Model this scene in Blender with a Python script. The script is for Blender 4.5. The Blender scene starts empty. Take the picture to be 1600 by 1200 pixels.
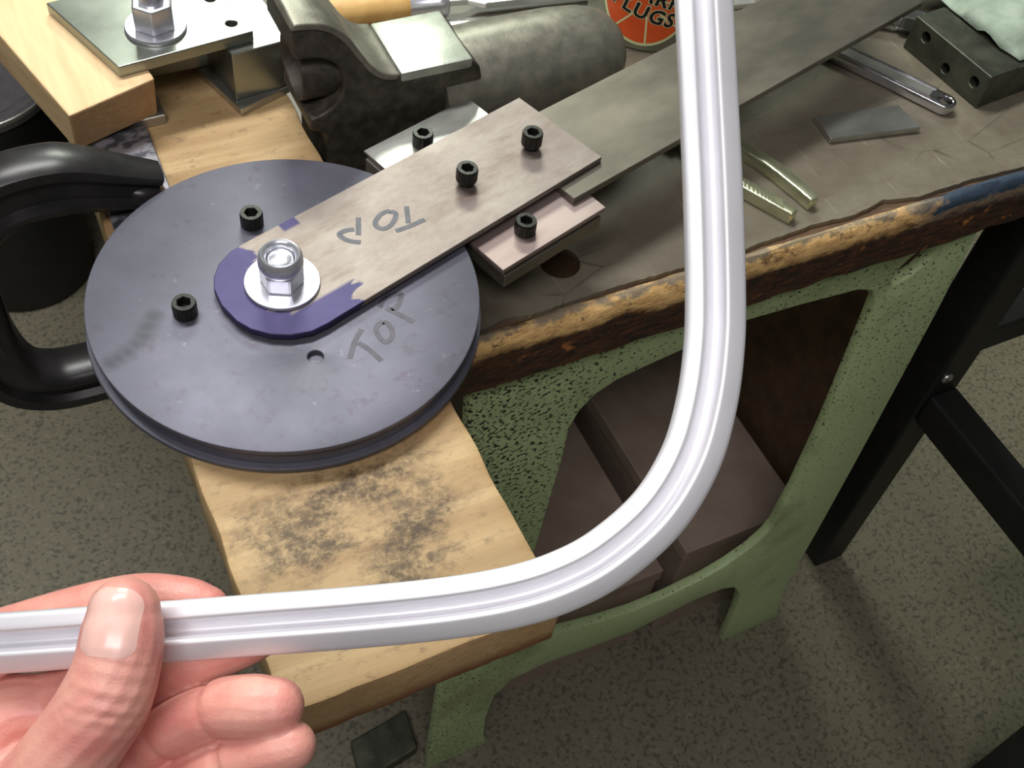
import bpy, bmesh, math, random
from mathutils import Vector, Matrix, noise
from mathutils.bvhtree import BVHTree

random.seed(7)
PI = math.pi
scene = bpy.context.scene
C = scene.collection

# ------------------------------------------------------------------ camera, light, exposure
cam_data = bpy.data.cameras.new('camera')
cam = bpy.data.objects.new('camera', cam_data)
C.objects.link(cam)
cam_data.sensor_fit = 'HORIZONTAL'
cam_data.sensor_width = 36.0
cam_data.lens = 40.5
cam_data.clip_start = 0.02
R = Matrix(((0.8966905627, 0.2873714921, -0.3366952037),
            (-0.4302751179, 0.7444920333, -0.5104850001),
            (0.1039680606, 0.6026186505, 0.7912277829)))
cam.matrix_world = Matrix.Translation((-0.1175, -0.4167, 0.5434)) @ R.to_4x4()
scene.camera = cam

world = bpy.data.worlds.new('shop')
scene.world = world
world.use_nodes = True
bg = world.node_tree.nodes['Background']
bg.inputs[0].default_value = (0.80, 0.84, 0.74, 1)
bg.inputs[1].default_value = 0.07


def area(name, loc, target, sx, sy, power, col):
    d = bpy.data.lights.new(name, 'AREA')
    d.shape = 'RECTANGLE'
    d.size, d.size_y, d.energy, d.color = sx, sy, power, col
    o = bpy.data.objects.new(name, d)
    C.objects.link(o)
    o.location = loc
    o.rotation_euler = (Vector(target) - Vector(loc)).to_track_quat('-Z', 'Y').to_euler()
    return o


# the shop's ceiling fluorescents, about 2.6 m above the floor, none of them in the picture:
# the one beyond the bench mirrors in the jig plate and vise, the one behind the camera in the trim
area('ceiling_fluorescent_beyond_offscreen', (0.85, 2.25, 1.80), (0.6, 1.2, 0), 0.85, 0.40, 27, (0.93, 1.0, 0.88))
area('ceiling_fluorescent_above_bench_offscreen', (-0.05, 0.70, 1.80), (-0.05, 0.60, 0), 1.2, 0.22, 25, (0.98, 0.98, 0.96))
area('ceiling_fluorescent_behind_camera_offscreen', (-0.62, -0.90, 1.80), (-0.45, -0.6, 0), 1.2, 0.30, 15, (1.0, 0.95, 0.98))
scene.view_settings.view_transform = 'Standard'
scene.view_settings.look = 'None'
scene.view_settings.exposure = 0.55
scene.view_settings.gamma = 1.0
scene.view_settings.use_curve_mapping = False


# ------------------------------------------------------------------ materials
def srgb(r, g, b):
    f = lambda c: c / 12.92 if c <= 0.04045 else ((c + 0.055) / 1.055) ** 2.4
    return (f(r / 255), f(g / 255), f(b / 255), 1)


class Mat:
    def __init__(s, name, rough=0.5, metal=0.0):
        s.m = bpy.data.materials.new(name)
        s.m.use_nodes = True
        s.t = s.m.node_tree
        s.b = s.t.nodes['Principled BSDF']
        s.b.inputs['Roughness'].default_value = rough
        s.b.inputs['Metallic'].default_value = metal
        s.co = s.t.nodes.new('ShaderNodeTexCoord').outputs['Object']

    def n(s, kind, **kw):
        x = s.t.nodes.new('ShaderNode' + kind)
        for k, v in kw.items():
            setattr(x, k, v)
        return x

    def link(s, a, b):
        s.t.links.new(a, b)

    def val(s, sock, v):
        if isinstance(v, (int, float)):
            sock.default_value = v
        elif isinstance(v, tuple):
            sock.default_value = v
        else:
            s.link(v, sock)

    def map(s, scale=(1, 1, 1), rot=(0, 0, 0), loc=(0, 0, 0)):
        x = s.n('Mapping')
        x.inputs['Scale'].default_value = scale
        x.inputs['Rotation'].default_value = rot
        x.inputs['Location'].default_value = loc
        s.link(s.co, x.inputs['Vector'])
        return x.outputs[0]

    def noise(s, scale, stretch=(1, 1, 1), detail=4, rough=0.6, rot=(0, 0, 0), loc=(0, 0, 0), distort=0.0):
        x = s.n('TexNoise')
        x.inputs['Scale'].default_value = scale
        x.inputs['Detail'].default_value = detail
        x.inputs['Roughness'].default_value = rough
        x.inputs['Distortion'].default_value = distort
        s.link(s.map(stretch, rot, loc), x.inputs['Vector'])
        return x.outputs[0]

    def ramp(s, fac, a, b):
        x = s.n('MapRange')
        x.clamp = True
        s.link(fac, x.inputs['Value'])
        x.inputs['From Min'].default_value = a
        x.inputs['From Max'].default_value = b
        return x.outputs[0]

    def math(s, op, a, b=0.0):
        x = s.n('Math', operation=op)
        s.val(x.inputs[0], a)
        s.val(x.inputs[1], b)
        return x.outputs[0]

    def mix(s, fac, a, b):
        x = s.n('Mix', data_type='RGBA')
        s.val(x.inputs[0], fac)
        s.val(x.inputs[6], a)
        s.val(x.inputs[7], b)
        return x.outputs[2]

    def xyz(s):
        x = s.n('SeparateXYZ')
        s.link(s.co, x.inputs[0])
        return x.outputs

    def dist(s, p):
        x = s.n('VectorMath', operation='DISTANCE')
        s.link(s.co, x.inputs[0])
        x.inputs[1].default_value = p
        return x.outputs['Value']

    def col(s, c):
        s.val(s.b.inputs['Base Color'], c)

    def bump(s, h, strength=0.3, dist=0.001):
        x = s.n('Bump')
        x.inputs['Strength'].default_value = strength
        x.inputs['Distance'].default_value = dist
        s.link(h, x.inputs['Height'])
        s.link(x.outputs[0], s.b.inputs['Normal'])

    def rough(s, fac, a, b):
        x = s.n('MapRange')
        s.link(fac, x.inputs['Value'])
        x.inputs['To Min'].default_value = a
        x.inputs['To Max'].default_value = b
        s.link(x.outputs[0], s.b.inputs['Roughness'])


def metal(name, c1, c2, rough=0.4, met=0.9, scale=60, stretch=(1, 1, 1), lo=0.35, hi=0.65, bump=0.05, r2=None):
    m = Mat(name, rough, met)
    nz = m.noise(scale, stretch)
    m.col(m.mix(m.ramp(nz, lo, hi), srgb(*c1), srgb(*c2)))
    m.rough(nz, rough * 0.85, (r2 or rough) * 1.2)
    if bump:
        m.bump(m.noise(scale * 6, stretch, 3), bump, 0.0005)
    return m.m


def mat_floor():
    m = Mat('floor_terrazzo', 0.55)
    base = m.mix(m.noise(2.5), srgb(108, 103, 84), srgb(124, 118, 98))
    chips = m.ramp(m.noise(170, detail=3), 0.52, 0.62)
    c = m.mix(m.math('MULTIPLY', chips, 0.68), base, srgb(66, 62, 52))
    light = m.ramp(m.noise(120, detail=2, loc=(3, 1, 0)), 0.60, 0.66)
    c = m.mix(m.math('MULTIPLY', light, 0.15), c, srgb(176, 168, 150))
    m.col(c)
    m.bump(m.noise(150), 0.1, 0.001)
    return m.m


def mat_sheet():
    m = Mat('bench_covering', 0.42)
    big = m.noise(9, (1, 1, 1), 6, 0.7)
    c = m.mix(m.ramp(big, 0.3, 0.7), srgb(92, 85, 72), srgb(124, 117, 100))
    c = m.mix(m.ramp(m.noise(30, (1, 2.5, 1), loc=(1, 2, 0)), 0.55, 0.75), c, srgb(104, 92, 78))
    scr = m.ramp(m.noise(50, (6, 0.4, 1), 3, 0.6, rot=(0, 0, 0.5)), 0.66, 0.72)
    c = m.mix(m.math('MULTIPLY', scr, 0.4), c, srgb(160, 155, 140))
    crk = m.n('TexVoronoi', feature='DISTANCE_TO_EDGE')
    crk.inputs['Scale'].default_value = 9
    m.link(m.map((1, 3, 1), (0, 0, 0.1)), crk.inputs['Vector'])
    line = m.math('MULTIPLY', m.math('SUBTRACT', 1.0, m.ramp(crk.outputs[0], 0.0, 0.012)), m.ramp(m.noise(8, loc=(5, 5, 0)), 0.5, 0.6))
    c = m.mix(m.math('MULTIPLY', line, 0.6), c, srgb(40, 34, 28))
    m.col(c)
    m.rough(big, 0.36, 0.6)
    m.bump(m.noise(90, detail=5), 0.25, 0.001)
    return m.m


def mat_edge():
    m = Mat('worn_bench_edge', 0.6)
    x, y, z = m.xyz()
    nz = m.noise(26, (1, 1, 2), 6, 0.75)
    fine = m.noise(140, (0.5, 1, 2), 4, 0.7)
    dark = m.mix(m.ramp(fine, 0.4, 0.66), srgb(38, 25, 17), srgb(92, 56, 32))
    dark = m.mix(m.ramp(m.noise(60, loc=(7, 0, 0)), 0.62, 0.72), dark, srgb(176, 112, 56))
    h = m.math('ADD', z, m.math('MULTIPLY', m.math('SUBTRACT', nz, 0.5), 0.026))
    tan = m.mix(m.ramp(fine, 0.42, 0.75), srgb(236, 194, 128), srgb(168, 124, 74))
    c = m.mix(m.ramp(h, -0.016, -0.009), dark, tan)
    c = m.mix(m.math('MULTIPLY', m.ramp(m.noise(90, (0.6, 1, 1), 5, 0.8, loc=(9, 1, 0)), 0.56, 0.62), 0.7), c, srgb(58, 40, 26))
    grey = m.ramp(m.math('ADD', z, m.math('MULTIPLY', m.math('SUBTRACT', m.noise(40, loc=(2, 4, 0)), 0.5), 0.02)), -0.003, -0.0005)
    c = m.mix(m.math('MULTIPLY', grey, 0.85), c, srgb(118, 112, 98))
    bl = m.math('MULTIPLY', m.ramp(m.math('ADD', x, m.math('MULTIPLY', nz, 0.1)), 0.50, 0.53), m.ramp(h, -0.02, -0.006))
    c = m.mix(bl, c, srgb(48, 62, 78))
    m.col(c)
    m.bump(m.noise(180, (0.6, 1, 1), 5), 0.6, 0.002)
    return m.m


def mat_green():
    m = Mat('chipped_green_paint', 0.5)
    x, y, z = m.xyz()
    c = m.mix(m.noise(12), srgb(172, 194, 138), srgb(194, 212, 162))
    more = m.ramp(x, 0.26, 0.15)
    thr = m.math('ADD', m.noise(300, (0.85, 1, 1.1), 2, 0.5, rot=(0, 0.5, 0)), m.math('MULTIPLY', more, 0.075))
    zz = m.ramp(z, -0.45, -0.2)
    thr = m.math('SUBTRACT', thr, m.math('MULTIPLY', m.math('SUBTRACT', 1.0, zz), 0.05))
    c = m.mix(m.ramp(thr, 0.60, 0.655), c, srgb(44, 46, 36))
    c = m.mix(m.ramp(m.noise(7, loc=(3, 3, 3)), 0.55, 0.8), c, srgb(110, 112, 74))
    m.col(c)
    m.bump(thr, 0.2, 0.001)
    return m.m


def mat_wood(name, c1, c2, c3, axis, stain=None, end=False):
    m = Mat(name, 0.62)
    st = [1, 1, 1]
    st[axis] = 0.08
    g = m.noise(70, tuple(st), 5, 0.65, distort=0.6)
    big = m.noise(16, tuple([1 if a != axis else 0.12 for a in range(3)]), 3, 0.5, distort=0.8)
    c = m.mix(m.ramp(g, 0.3, 0.72), srgb(*c1), srgb(*c2))
    c = m.mix(m.math('MULTIPLY', m.ramp(big, 0.5, 0.72), 0.75), c, srgb(*c3))
    if stain:
        for (px, py, pz, r) in stain:
            d = m.dist((px, py, pz))
            d = m.math('ADD', d, m.math('MULTIPLY', m.math('SUBTRACT', m.noise(45, (0.5, 1, 1), 6, 0.75), 0.5), 0.10))
            k = m.math('MULTIPLY', m.ramp(d, r, r * 0.35), m.ramp(m.noise(120, detail=6, rough=0.8), 0.35, 0.58))
            c = m.mix(m.math('MULTIPLY', k, 0.85), c, srgb(62, 46, 28))
        sp = m.ramp(m.noise(150, (0.6, 1, 1), 5, 0.8, loc=(4, 0, 0)), 0.55, 0.70)
        c = m.mix(m.math('MULTIPLY', sp, 0.5), c, srgb(80, 62, 44))
    m.col(c)
    m.bump(m.noise(220, tuple(st), 4), 0.35, 0.001)
    return m.m


def mat_endgrain(name, c1, c2, c3=None):
    m = Mat(name, 0.75)
    c = m.mix(m.noise(130, (1, 1, 0.6), 5, 0.75), srgb(*c1), srgb(*c2))
    if c3:
        x, y, z = m.xyz()
        h = m.math('ADD', z, m.math('MULTIPLY', m.math('SUBTRACT', m.noise(25), 0.5), 0.012))
        c = m.mix(m.math('MULTIPLY', m.ramp(h, 0.014, 0.004), 0.85), c, srgb(*c3))
    m.col(c)
    m.bump(m.noise(200, detail=5, rough=0.8), 0.8, 0.002)
    return m.m


def mat_disc():
    m = Mat('blued_steel_disc', 0.5, 0.45)
    c = m.mix(m.ramp(m.noise(14, detail=5), 0.3, 0.7), srgb(84, 86, 95), srgb(100, 98, 111))
    c = m.mix(m.math('MULTIPLY', m.ramp(m.noise(80, loc=(1, 0, 2), rough=0.7), 0.57, 0.70), 0.5), c, srgb(80, 68, 78))
    c = m.mix(m.math('MULTIPLY', m.ramp(m.noise(160, loc=(0, 3, 0), rough=0.7), 0.66, 0.72), 0.5), c, srgb(140, 140, 142))
    # dark irregular streak left of the pivot
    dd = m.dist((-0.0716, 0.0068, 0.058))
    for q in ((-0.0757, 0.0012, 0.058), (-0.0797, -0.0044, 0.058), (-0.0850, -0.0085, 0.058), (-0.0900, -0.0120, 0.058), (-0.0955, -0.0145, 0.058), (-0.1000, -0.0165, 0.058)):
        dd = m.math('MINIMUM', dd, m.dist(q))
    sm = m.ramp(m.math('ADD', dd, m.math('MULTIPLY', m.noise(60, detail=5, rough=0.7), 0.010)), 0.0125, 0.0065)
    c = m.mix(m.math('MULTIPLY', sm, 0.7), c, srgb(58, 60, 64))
    m.col(c)
    m.rough(m.noise(40), 0.42, 0.56)
    m.bump(m.noise(300), 0.05, 0.0005)
    return m.m


def mat_arm():
    m = Mat('arm_plate_steel_with_layout_dye', 0.45, 0.55)
    x, y, z = m.xyz()
    c = m.mix(m.ramp(m.noise(25, (0.5, 1, 1), 6, 0.75), 0.35, 0.68), srgb(122, 110, 104), srgb(150, 141, 133))
    c = m.mix(m.math('MULTIPLY', m.ramp(m.noise(60, (0.3, 1, 1), 5, 0.7, loc=(2, 2, 2)), 0.5, 0.7), 0.6), c, srgb(102, 82, 72))
    # blue layout dye brushed around the rounded end (local x runs along the arm)
    wob = m.math('MULTIPLY', m.math('SUBTRACT', m.noise(55, (0.35, 1.6, 1)), 0.5), 0.020)
    e1 = m.ramp(m.math('ADD', x, wob), -0.002, -0.004)
    e2 = m.math('MULTIPLY', m.ramp(y, -0.019, -0.021), m.ramp(m.math('ADD', x, m.math('MULTIPLY', wob, 2.2)), 0.026, 0.024))
    e3 = m.math('MULTIPLY', m.ramp(y, 0.031, 0.033), m.math('MULTIPLY', m.ramp(x, 0.034, 0.033), m.ramp(x, 0.022, 0.023)))
    r = m.math('SQRT', m.math('ADD', m.math('MULTIPLY', x, x), m.math('MULTIPLY', y, y)))
    ring = m.ramp(m.math('ADD', r, wob), 0.021, 0.0225)
    k = m.math('MAXIMUM', m.math('MULTIPLY', e1, ring), m.math('MAXIMUM', e2, e3))
    dye = m.mix(m.noise(90), srgb(44, 40, 80), srgb(60, 55, 100))
    m.col(m.mix(m.math('MULTIPLY', k, 0.95), c, dye))
    m.rough(m.noise(35), 0.38, 0.55)
    m.bump(m.noise(200, (0.4, 1, 1)), 0.06, 0.0005)
    return m.m


def mat_skin():
    m = Mat('skin', 0.45)
    c = m.mix(m.ramp(m.noise(45, detail=5), 0.35, 0.7), srgb(226, 166, 150), srgb(208, 134, 124))
    c = m.mix(m.math('MULTIPLY', m.ramp(m.noise(18, loc=(2, 7, 1)), 0.5, 0.75), 0.6), c, srgb(200, 104, 98))
    m.col(c)
    m.b.inputs['Subsurface Weight'].default_value = 0.25
    m.b.inputs['Subsurface Radius'].default_value = (0.006, 0.0025, 0.0015)
    m.b.inputs['Subsurface Scale'].default_value = 1.0
    ip = m.dist((-0.1345, -0.2620, 0.2075))
    mask = m.ramp(ip, 0.017, 0.006)
    ax = Vector((0.125, 0.168, 0.13)).normalized()
    w = m.n('TexWave', wave_type='BANDS', bands_direction='X')
    w.inputs['Scale'].default_value = 70
    w.inputs['Distortion'].default_value = 9
    w.inputs['Detail'].default_value = 2
    w.inputs['Detail Scale'].default_value = 0.6
    dt = m.n('VectorMath', operation='DOT_PRODUCT')
    m.link(m.co, dt.inputs[0])
    dt.inputs[1].default_value = ax
    cb = m.n('CombineXYZ')
    m.link(dt.outputs['Value'], cb.inputs[0])
    m.link(cb.outputs[0], w.inputs['Vector'])
    h = m.math('ADD', m.math('MULTIPLY', m.math('MULTIPLY', w.outputs[1], mask), 0.45), m.math('MULTIPLY', m.noise(900, detail=2), 0.25))
    m.bump(h, 0.55, 0.0012)
    return m.m


def plain(name, c, rough=0.5, met=0.0, c2=None, scale=40, bump=0.0):
    m = Mat(name, rough, met)
    if c2:
        m.col(m.mix(m.ramp(m.noise(scale, detail=5), 0.35, 0.65), srgb(*c), srgb(*c2)))
    else:
        m.col(srgb(*c))
    if bump:
        m.bump(m.noise(scale * 3, detail=4), bump, 0.001)
    return m.m


M = dict(
    floor=mat_floor(), sheet=mat_sheet(), edge=mat_edge(), green=mat_green(),
    slab=plain('bench_slab_wood', (78, 58, 42), 0.75, 0, (102, 78, 56)),
    board=mat_wood('pine_board', (198, 170, 124), (166, 134, 90), (138, 104, 64), 0,
                   [(0.010, -0.128, 0.038, 0.040), (-0.040, -0.134, 0.038, 0.034), (0.0, -0.168, 0.038, 0.030)]),
    board_end=mat_endgrain('pine_end_grain', (214, 178, 130), (168, 132, 88), (128, 66, 20)),
    block_wood=mat_wood('pine_offcut', (232, 206, 160), (214, 176, 126), (214, 152, 116), 1),
    block_end=mat_endgrain('offcut_end_grain', (216, 178, 130), (160, 122, 82)),
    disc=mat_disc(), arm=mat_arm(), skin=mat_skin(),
    bare=metal('bare_steel', (172, 172, 166), (200, 200, 194), 0.33, 0.9, 40, (0.4, 1, 1)),
    bright=metal('ground_steel', (205, 205, 198), (226, 226, 220), 0.32, 0.9, 40, (0.4, 1, 1), bump=0),
    lever=metal('lever_steel', (110, 105, 95), (136, 130, 117), 0.40, 0.75, 22, (0.5, 1, 1)),
    brown=metal('heat_tinted_steel', (142, 124, 120), (168, 152, 146), 0.40, 0.6, 26, (0.4, 1, 1)),
    jig=metal('jig_steel', (134, 138, 130), (152, 156, 148), 0.28, 0.85, 20, bump=0),
    black_ox=metal('black_oxide', (34, 34, 32), (52, 52, 48), 0.35, 0.6, 80),
    zinc=metal('zinc_plate', (214, 216, 224), (232, 232, 240), 0.28, 0.8, 30, bump=0),
    iron=metal('cast_iron', (122, 120, 108), (146, 142, 128), 0.40, 0.6, 90, bump=0.15),
    iron_dark=metal('dark_cast_iron', (62, 58, 50), (88, 82, 72), 0.5, 0.4, 120, bump=0.5),
    iron_bright=metal('polished_iron', (176, 182, 168), (200, 204, 190), 0.42, 0.75, 60, bump=0.15),
    clamp=metal('black_clamp_paint', (32, 31, 32), (46, 44, 44), 0.33, 0.1, 40, bump=0.08),
    cplate=metal('mill_scale_steel', (84, 86, 94), (158, 156, 162), 0.45, 0.6, 70, (1, 1.6, 1), 0.44, 0.56),
    black=plain('black_paint', (20, 21, 20), 0.5, 0, (28, 29, 27)),
    alu=metal('aluminium', (220, 219, 224), (232, 231, 235), 0.46, 0.50, 12, (1, 1, 1), bump=0),
    plier=metal('nickel_plier', (188, 190, 156), (210, 212, 180), 0.30, 0.85, 60),
    chrome=metal('chrome_wrench', (200, 200, 206), (220, 220, 226), 0.18, 1.0, 60, bump=0.02),
    vblock=metal('machinist_block', (70, 72, 62), (94, 95, 82), 0.42, 0.7, 50, bump=0.1),
    carton=plain('brown_carton', (146, 128, 114), 0.7, 0, (162, 144, 128), 20),
    handle=plain('file_handle_wood', (196, 150, 84), 0.5, 0, (216, 176, 108), 60),
    tin=plain('tin_paint', (112, 114, 92), 0.5, 0.2, (132, 134, 110), 40),
    orange=plain('label_orange', (232, 96, 38), 0.5, 0, (224, 84, 34), 60),
    cream=plain('label_cream', (222, 226, 170), 0.5),
    ink=plain('label_black', (22, 22, 22), 0.5),
    marker=plain('marker_ink', (62, 62, 72), 0.45, 0.2, (80, 78, 86), 300),
    marker2=plain('faded_marker_ink', (60, 57, 66), 0.45, 0.3, (74, 70, 80), 300),
    rag=plain('rag_cloth', (140, 156, 138), 0.9, 0, (164, 178, 160), 60, 0.4),
    nail=plain('nail', (226, 178, 168), 0.28, 0, (234, 192, 180), 80),
    lid=plain('grey_bucket_lid', (84, 82, 84), 0.5, 0, (100, 98, 98), 30),
    rubber=plain('dark_rubber', (26, 27, 25), 0.6),
)


# ------------------------------------------------------------------ mesh helpers
def link(name, me, mat, parent=None, smooth=False, mats=None):
    if smooth:
        for p in me.polygons:
            p.use_smooth = True
    for m_ in (mats or [mat]):
        me.materials.append(M[m_])
    o = bpy.data.objects.new(name, me)
    C.objects.link(o)
    if parent:
        o.parent = parent
    return o


def obj(name, bm, mat, parent=None, smooth=False, mats=None, auto=None):
    bmesh.ops.recalc_face_normals(bm, faces=bm.faces)
    me = bpy.data.meshes.new(name)
    bm.to_mesh(me)
    bm.free()
    o = link(name, me, mat, parent, smooth, mats)
    if auto is not None:
        for p in me.polygons:
            p.use_smooth = True
        me.set_sharp_from_angle(angle=math.radians(auto))
    return o


def tag(o, label, cat, group=None):
    o['label'] = label
    o['category'] = cat
    if group:
        o['group'] = group
    return o


def thing(name, label, cat, loc=(0, 0, 0), rz=0, group=None):
    o = bpy.data.objects.new(name, None)
    C.objects.link(o)
    o.empty_display_size = 0.02
    o.location = loc
    o.rotation_euler = (0, 0, rz)
    return tag(o, label, cat, group)


def place(o, loc=(0, 0, 0), rz=0):
    o.location = loc
    o.rotation_euler = (0, 0, rz)
    return o


def bevel_sharp(bm, w, seg=2, ang=30):
    if w <= 0:
        return
    bm.normal_update()
    ed = [e for e in bm.edges if len(e.link_faces) == 2 and e.calc_face_angle(0) > math.radians(ang)]
    bmesh.ops.bevel(bm, geom=ed, offset=w, segments=seg, affect='EDGES', profile=0.5, clamp_overlap=True)


def prism(outer, holes=(), z0=0.0, z1=0.01, bev=0.0, seg=2):
    bm = bmesh.new()
    edges = []
    for loop in [outer] + list(holes):
        vs = [bm.verts.new((p[0], p[1], z0)) for p in loop]
        for i in range(len(vs)):
            edges.append(bm.edges.new((vs[i], vs[(i + 1) % len(vs)])))
    if holes:
        bmesh.ops.triangle_fill(bm, edges=edges, use_beauty=True)
    else:
        bm.faces.new(vs)
    fs = list(bm.faces)
    r = bmesh.ops.extrude_face_region(bm, geom=fs)
    up = [v for v in r['geom'] if isinstance(v, bmesh.types.BMVert)]
    bmesh.ops.translate(bm, verts=up, vec=(0, 0, z1 - z0))
    bmesh.ops.recalc_face_normals(bm, faces=bm.faces)
    bevel_sharp(bm, bev, seg)
    return bm


def rect(x0, x1, y0, y1):
    return [(x0, y0), (x1, y0), (x1, y1), (x0, y1)]


def circ(cx, cy, r, n=32, a0=0.0, ry=None):
    ry = ry or r
    return [(cx + r * math.cos(a0 + 2 * PI * i / n), cy + ry * math.sin(a0 + 2 * PI * i / n)) for i in range(n)]


def box(x0, x1, y0, y1, z0, z1, bev=0.0, seg=2):
    return prism(rect(x0, x1, y0, y1), (), z0, z1, bev, seg)


def lathe(prof, n=40, axis='z', loc=(0, 0, 0)):
    """prof: list of (radius, height); open ends at r=0 are welded"""
    bm = bmesh.new()
    rings = []
    for r, h in prof:
        if r < 1e-6:
            rings.append([bm.verts.new((0, 0, h))])
        else:
            rings.append([bm.verts.new((r * math.cos(2 * PI * i / n), r * math.sin(2 * PI * i / n), h)) for i in range(n)])
    for a, b in zip(rings, rings[1:]):
        for i in range(n):
            j = (i + 1) % n
            if len(a) == 1 and len(b) == 1:
                continue
            if len(a) == 1:
                bm.faces.new((a[0], b[i], b[j]))
            elif len(b) == 1:
                bm.faces.new((a[i], a[j], b[0]))
            else:
                bm.faces.new((a[i], a[j], b[j], b[i]))
    for v in bm.verts:
        if axis == 'x':
            v.co = Vector((v.co.z, v.co.x, v.co.y))
        elif axis == 'y':
            v.co = Vector((v.co.y, v.co.z, v.co.x))
        v.co += Vector(loc)
    return bm


def catmull(pts, sub=8):
    P = [Vector(p) for p in pts]
    P = [2 * P[0] - P[1]] + P + [2 * P[-1] - P[-2]]
    out = []
    for i in range(1, len(P) - 2):
        for k in range(sub):
            t = k / sub
            a, b, c, d = P[i - 1:i + 3]
            out.append(0.5 * ((2 * b) + (c - a) * t + (2 * a - 5 * b + 4 * c - d) * t * t + (3 * b - a - 3 * c + d) * t ** 3))
    out.append(P[-2])
    return out


def sweep(path, prof, nrm, scales=None):
    """sweep profile (s along side, t along nrm) along path; side = tangent x nrm"""
    bm = bmesh.new()
    nrm = Vector(nrm).normalized()
    rings = []
    n = len(path)
    for i, p in enumerate(path):
        tg = (path[min(i + 1, n - 1)] - path[max(i - 1, 0)]).normalized()
        side = tg.cross(nrm).normalized()
        up = side.cross(tg).normalized()
        sc = scales[i] if scales else 1.0
        rings.append([bm.verts.new(p + side * (a * sc) + up * (b * sc)) for a, b in prof])
    k = len(prof)
    for a, b in zip(rings, rings[1:]):
        for i in range(k):
            bm.faces.new((a[i], a[(i + 1) % k], b[(i + 1) % k], b[i]))
    bm.faces.new(rings[0])
    bm.faces.new(list(reversed(rings[-1])))
    return bm


def tube_chain(bm, pts, sub=5, n=16):
    """closed tapered tube with rounded ends; pts (x,y,z,r)"""
    P = [Vector((p[0], p[1], p[2], p[3])) for p in pts]
    S = catmull(P, sub)
    S3 = [Vector(s[:3]) for s in S]
    Rr = [max(s[3], 0.003) for s in S]
    t0 = (S3[0] - S3[1]).normalized()
    t1 = (S3[-1] - S3[-2]).normalized()
    start = [(S3[0] + t0 * Rr[0] * math.sin(a), Rr[0] * math.cos(a)) for a in (1.45, 1.2, 0.9, 0.6, 0.3)]
    end = [(S3[-1] + t1 * Rr[-1] * math.sin(a), Rr[-1] * math.cos(a)) for a in (0.3, 0.6, 0.9, 1.2, 1.45)]
    allp = start + list(zip(S3, Rr)) + end
    ref = Vector((0.3, 0.2, 0.93))
    rings = []
    for i, (p, r) in enumerate(allp):
        tg = (allp[min(i + 1, len(allp) - 1)][0] - allp[max(i - 1, 0)][0]).normalized()
        a = (ref - tg * ref.dot(tg)).normalized()
        b = tg.cross(a)
        rings.append([bm.verts.new(p + (a * math.cos(2 * PI * k / n) + b * math.sin(2 * PI * k / n)) * r) for k in range(n)])
    for a, b in zip(rings, rings[1:]):
        for k in range(n):
            bm.faces.new((a[k], a[(k + 1) % n], b[(k + 1) % n], b[k]))
    bm.faces.new(list(reversed(rings[0])))
    bm.faces.new(rings[-1])


def strokes(name, lines, z, w, mat, parent, thick=0.00012):
    bm = bmesh.new()
    for ln in lines:
        pts = catmull([(x, y, 0) for x, y in ln], 6) if len(ln) > 2 else [Vector((x, y, 0)) for x, y in ln]
        L = []
        Rt = []
        for i, p in enumerate(pts):
            t = (pts[min(i + 1, len(pts) - 1)] - pts[max(i - 1, 0)]).normalized()
            nn = Vector((-t.y, t.x, 0)) * (w / 2)
            L.append(bm.verts.new((p.x + nn.x, p.y + nn.y, z + thick)))
            Rt.append(bm.verts.new((p.x - nn.x, p.y - nn.y, z + thick)))
        for i in range(len(pts) - 1):
            bm.faces.new((L[i], Rt[i], Rt[i + 1], L[i + 1]))
    me_o = obj(name, bm, mat, parent)
    return me_o


def cap_screw_mesh(r=0.0066, h=0.0095, neck=0.0, sock=0.0034):
    """socket-head cap screw: knurled cylinder with a hexagonal recess"""
    bm = bmesh.new()
    n = 36
    hexr = []
    for i in range(n):
        a = 2 * PI * i / n
        k = (a % (PI / 3)) - PI / 6
        hexr.append(sock * math.cos(PI / 6) / math.cos(k) * 1.1)
    def ring(rad, z, kn=0.0):
        return [bm.verts.new(((rad + (kn if i % 2 else 0)) * math.cos(2 * PI * i / n), (rad + (kn if i % 2 else 0)) * math.sin(2 * PI * i / n), z)) for i in range(n)]
    def hring(z, s=1.0):
        return [bm.verts.new((hexr[i] * s * math.cos(2 * PI * i / n), hexr[i] * s * math.sin(2 * PI * i / n), z)) for i in range(n)]
    rings = []
    if neck > 0:
        rings += [ring(r * 0.62, -neck - 0.001), ring(r * 0.62, 0.0)]
    rings += [ring(r * 0.94, 0.0), ring(r, 0.0006, -0.00025), ring(r, h - 0.0012, -0.00025), ring(r * 0.92, h)]
    rings += [hring(h, 1.12), hring(h - 0.0006), hring(h - 0.005)]
    for a, b in zip(rings, rings[1:]):
        for i in range(n):
            bm.faces.new((a[i], a[(i + 1) % n], b[(i + 1) % n], b[i]))
    bm.faces.new(list(reversed(rings[0])))
    bm.faces.new(rings[-1])
    bmesh.ops.recalc_face_normals(bm, faces=bm.faces)
    me = bpy.data.meshes.new('cap_screw')
    bm.to_mesh(me)
    bm.free()
    me.materials.append(M['black_ox'])
    return me


SCREW = cap_screw_mesh()
SCREW_NECK = cap_screw_mesh(neck=0.0035)


def screw(parent, x, y, z, neck=False, rz=0.3):
    o = bpy.data.objects.new('cap_screw', SCREW_NECK if neck else SCREW)
    C.objects.link(o)
    o.parent = parent
    o.location = (x, y, z + (0.0035 if neck else 0))
    o.rotation_euler = (0, 0, rz)
    return o


def hex_nut(af, z0, z1, rz=0.0, bev=0.0015):
    return prism(circ(0, 0, af / math.sqrt(3), 6, rz), (), z0, z1, bev, 2)


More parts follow.
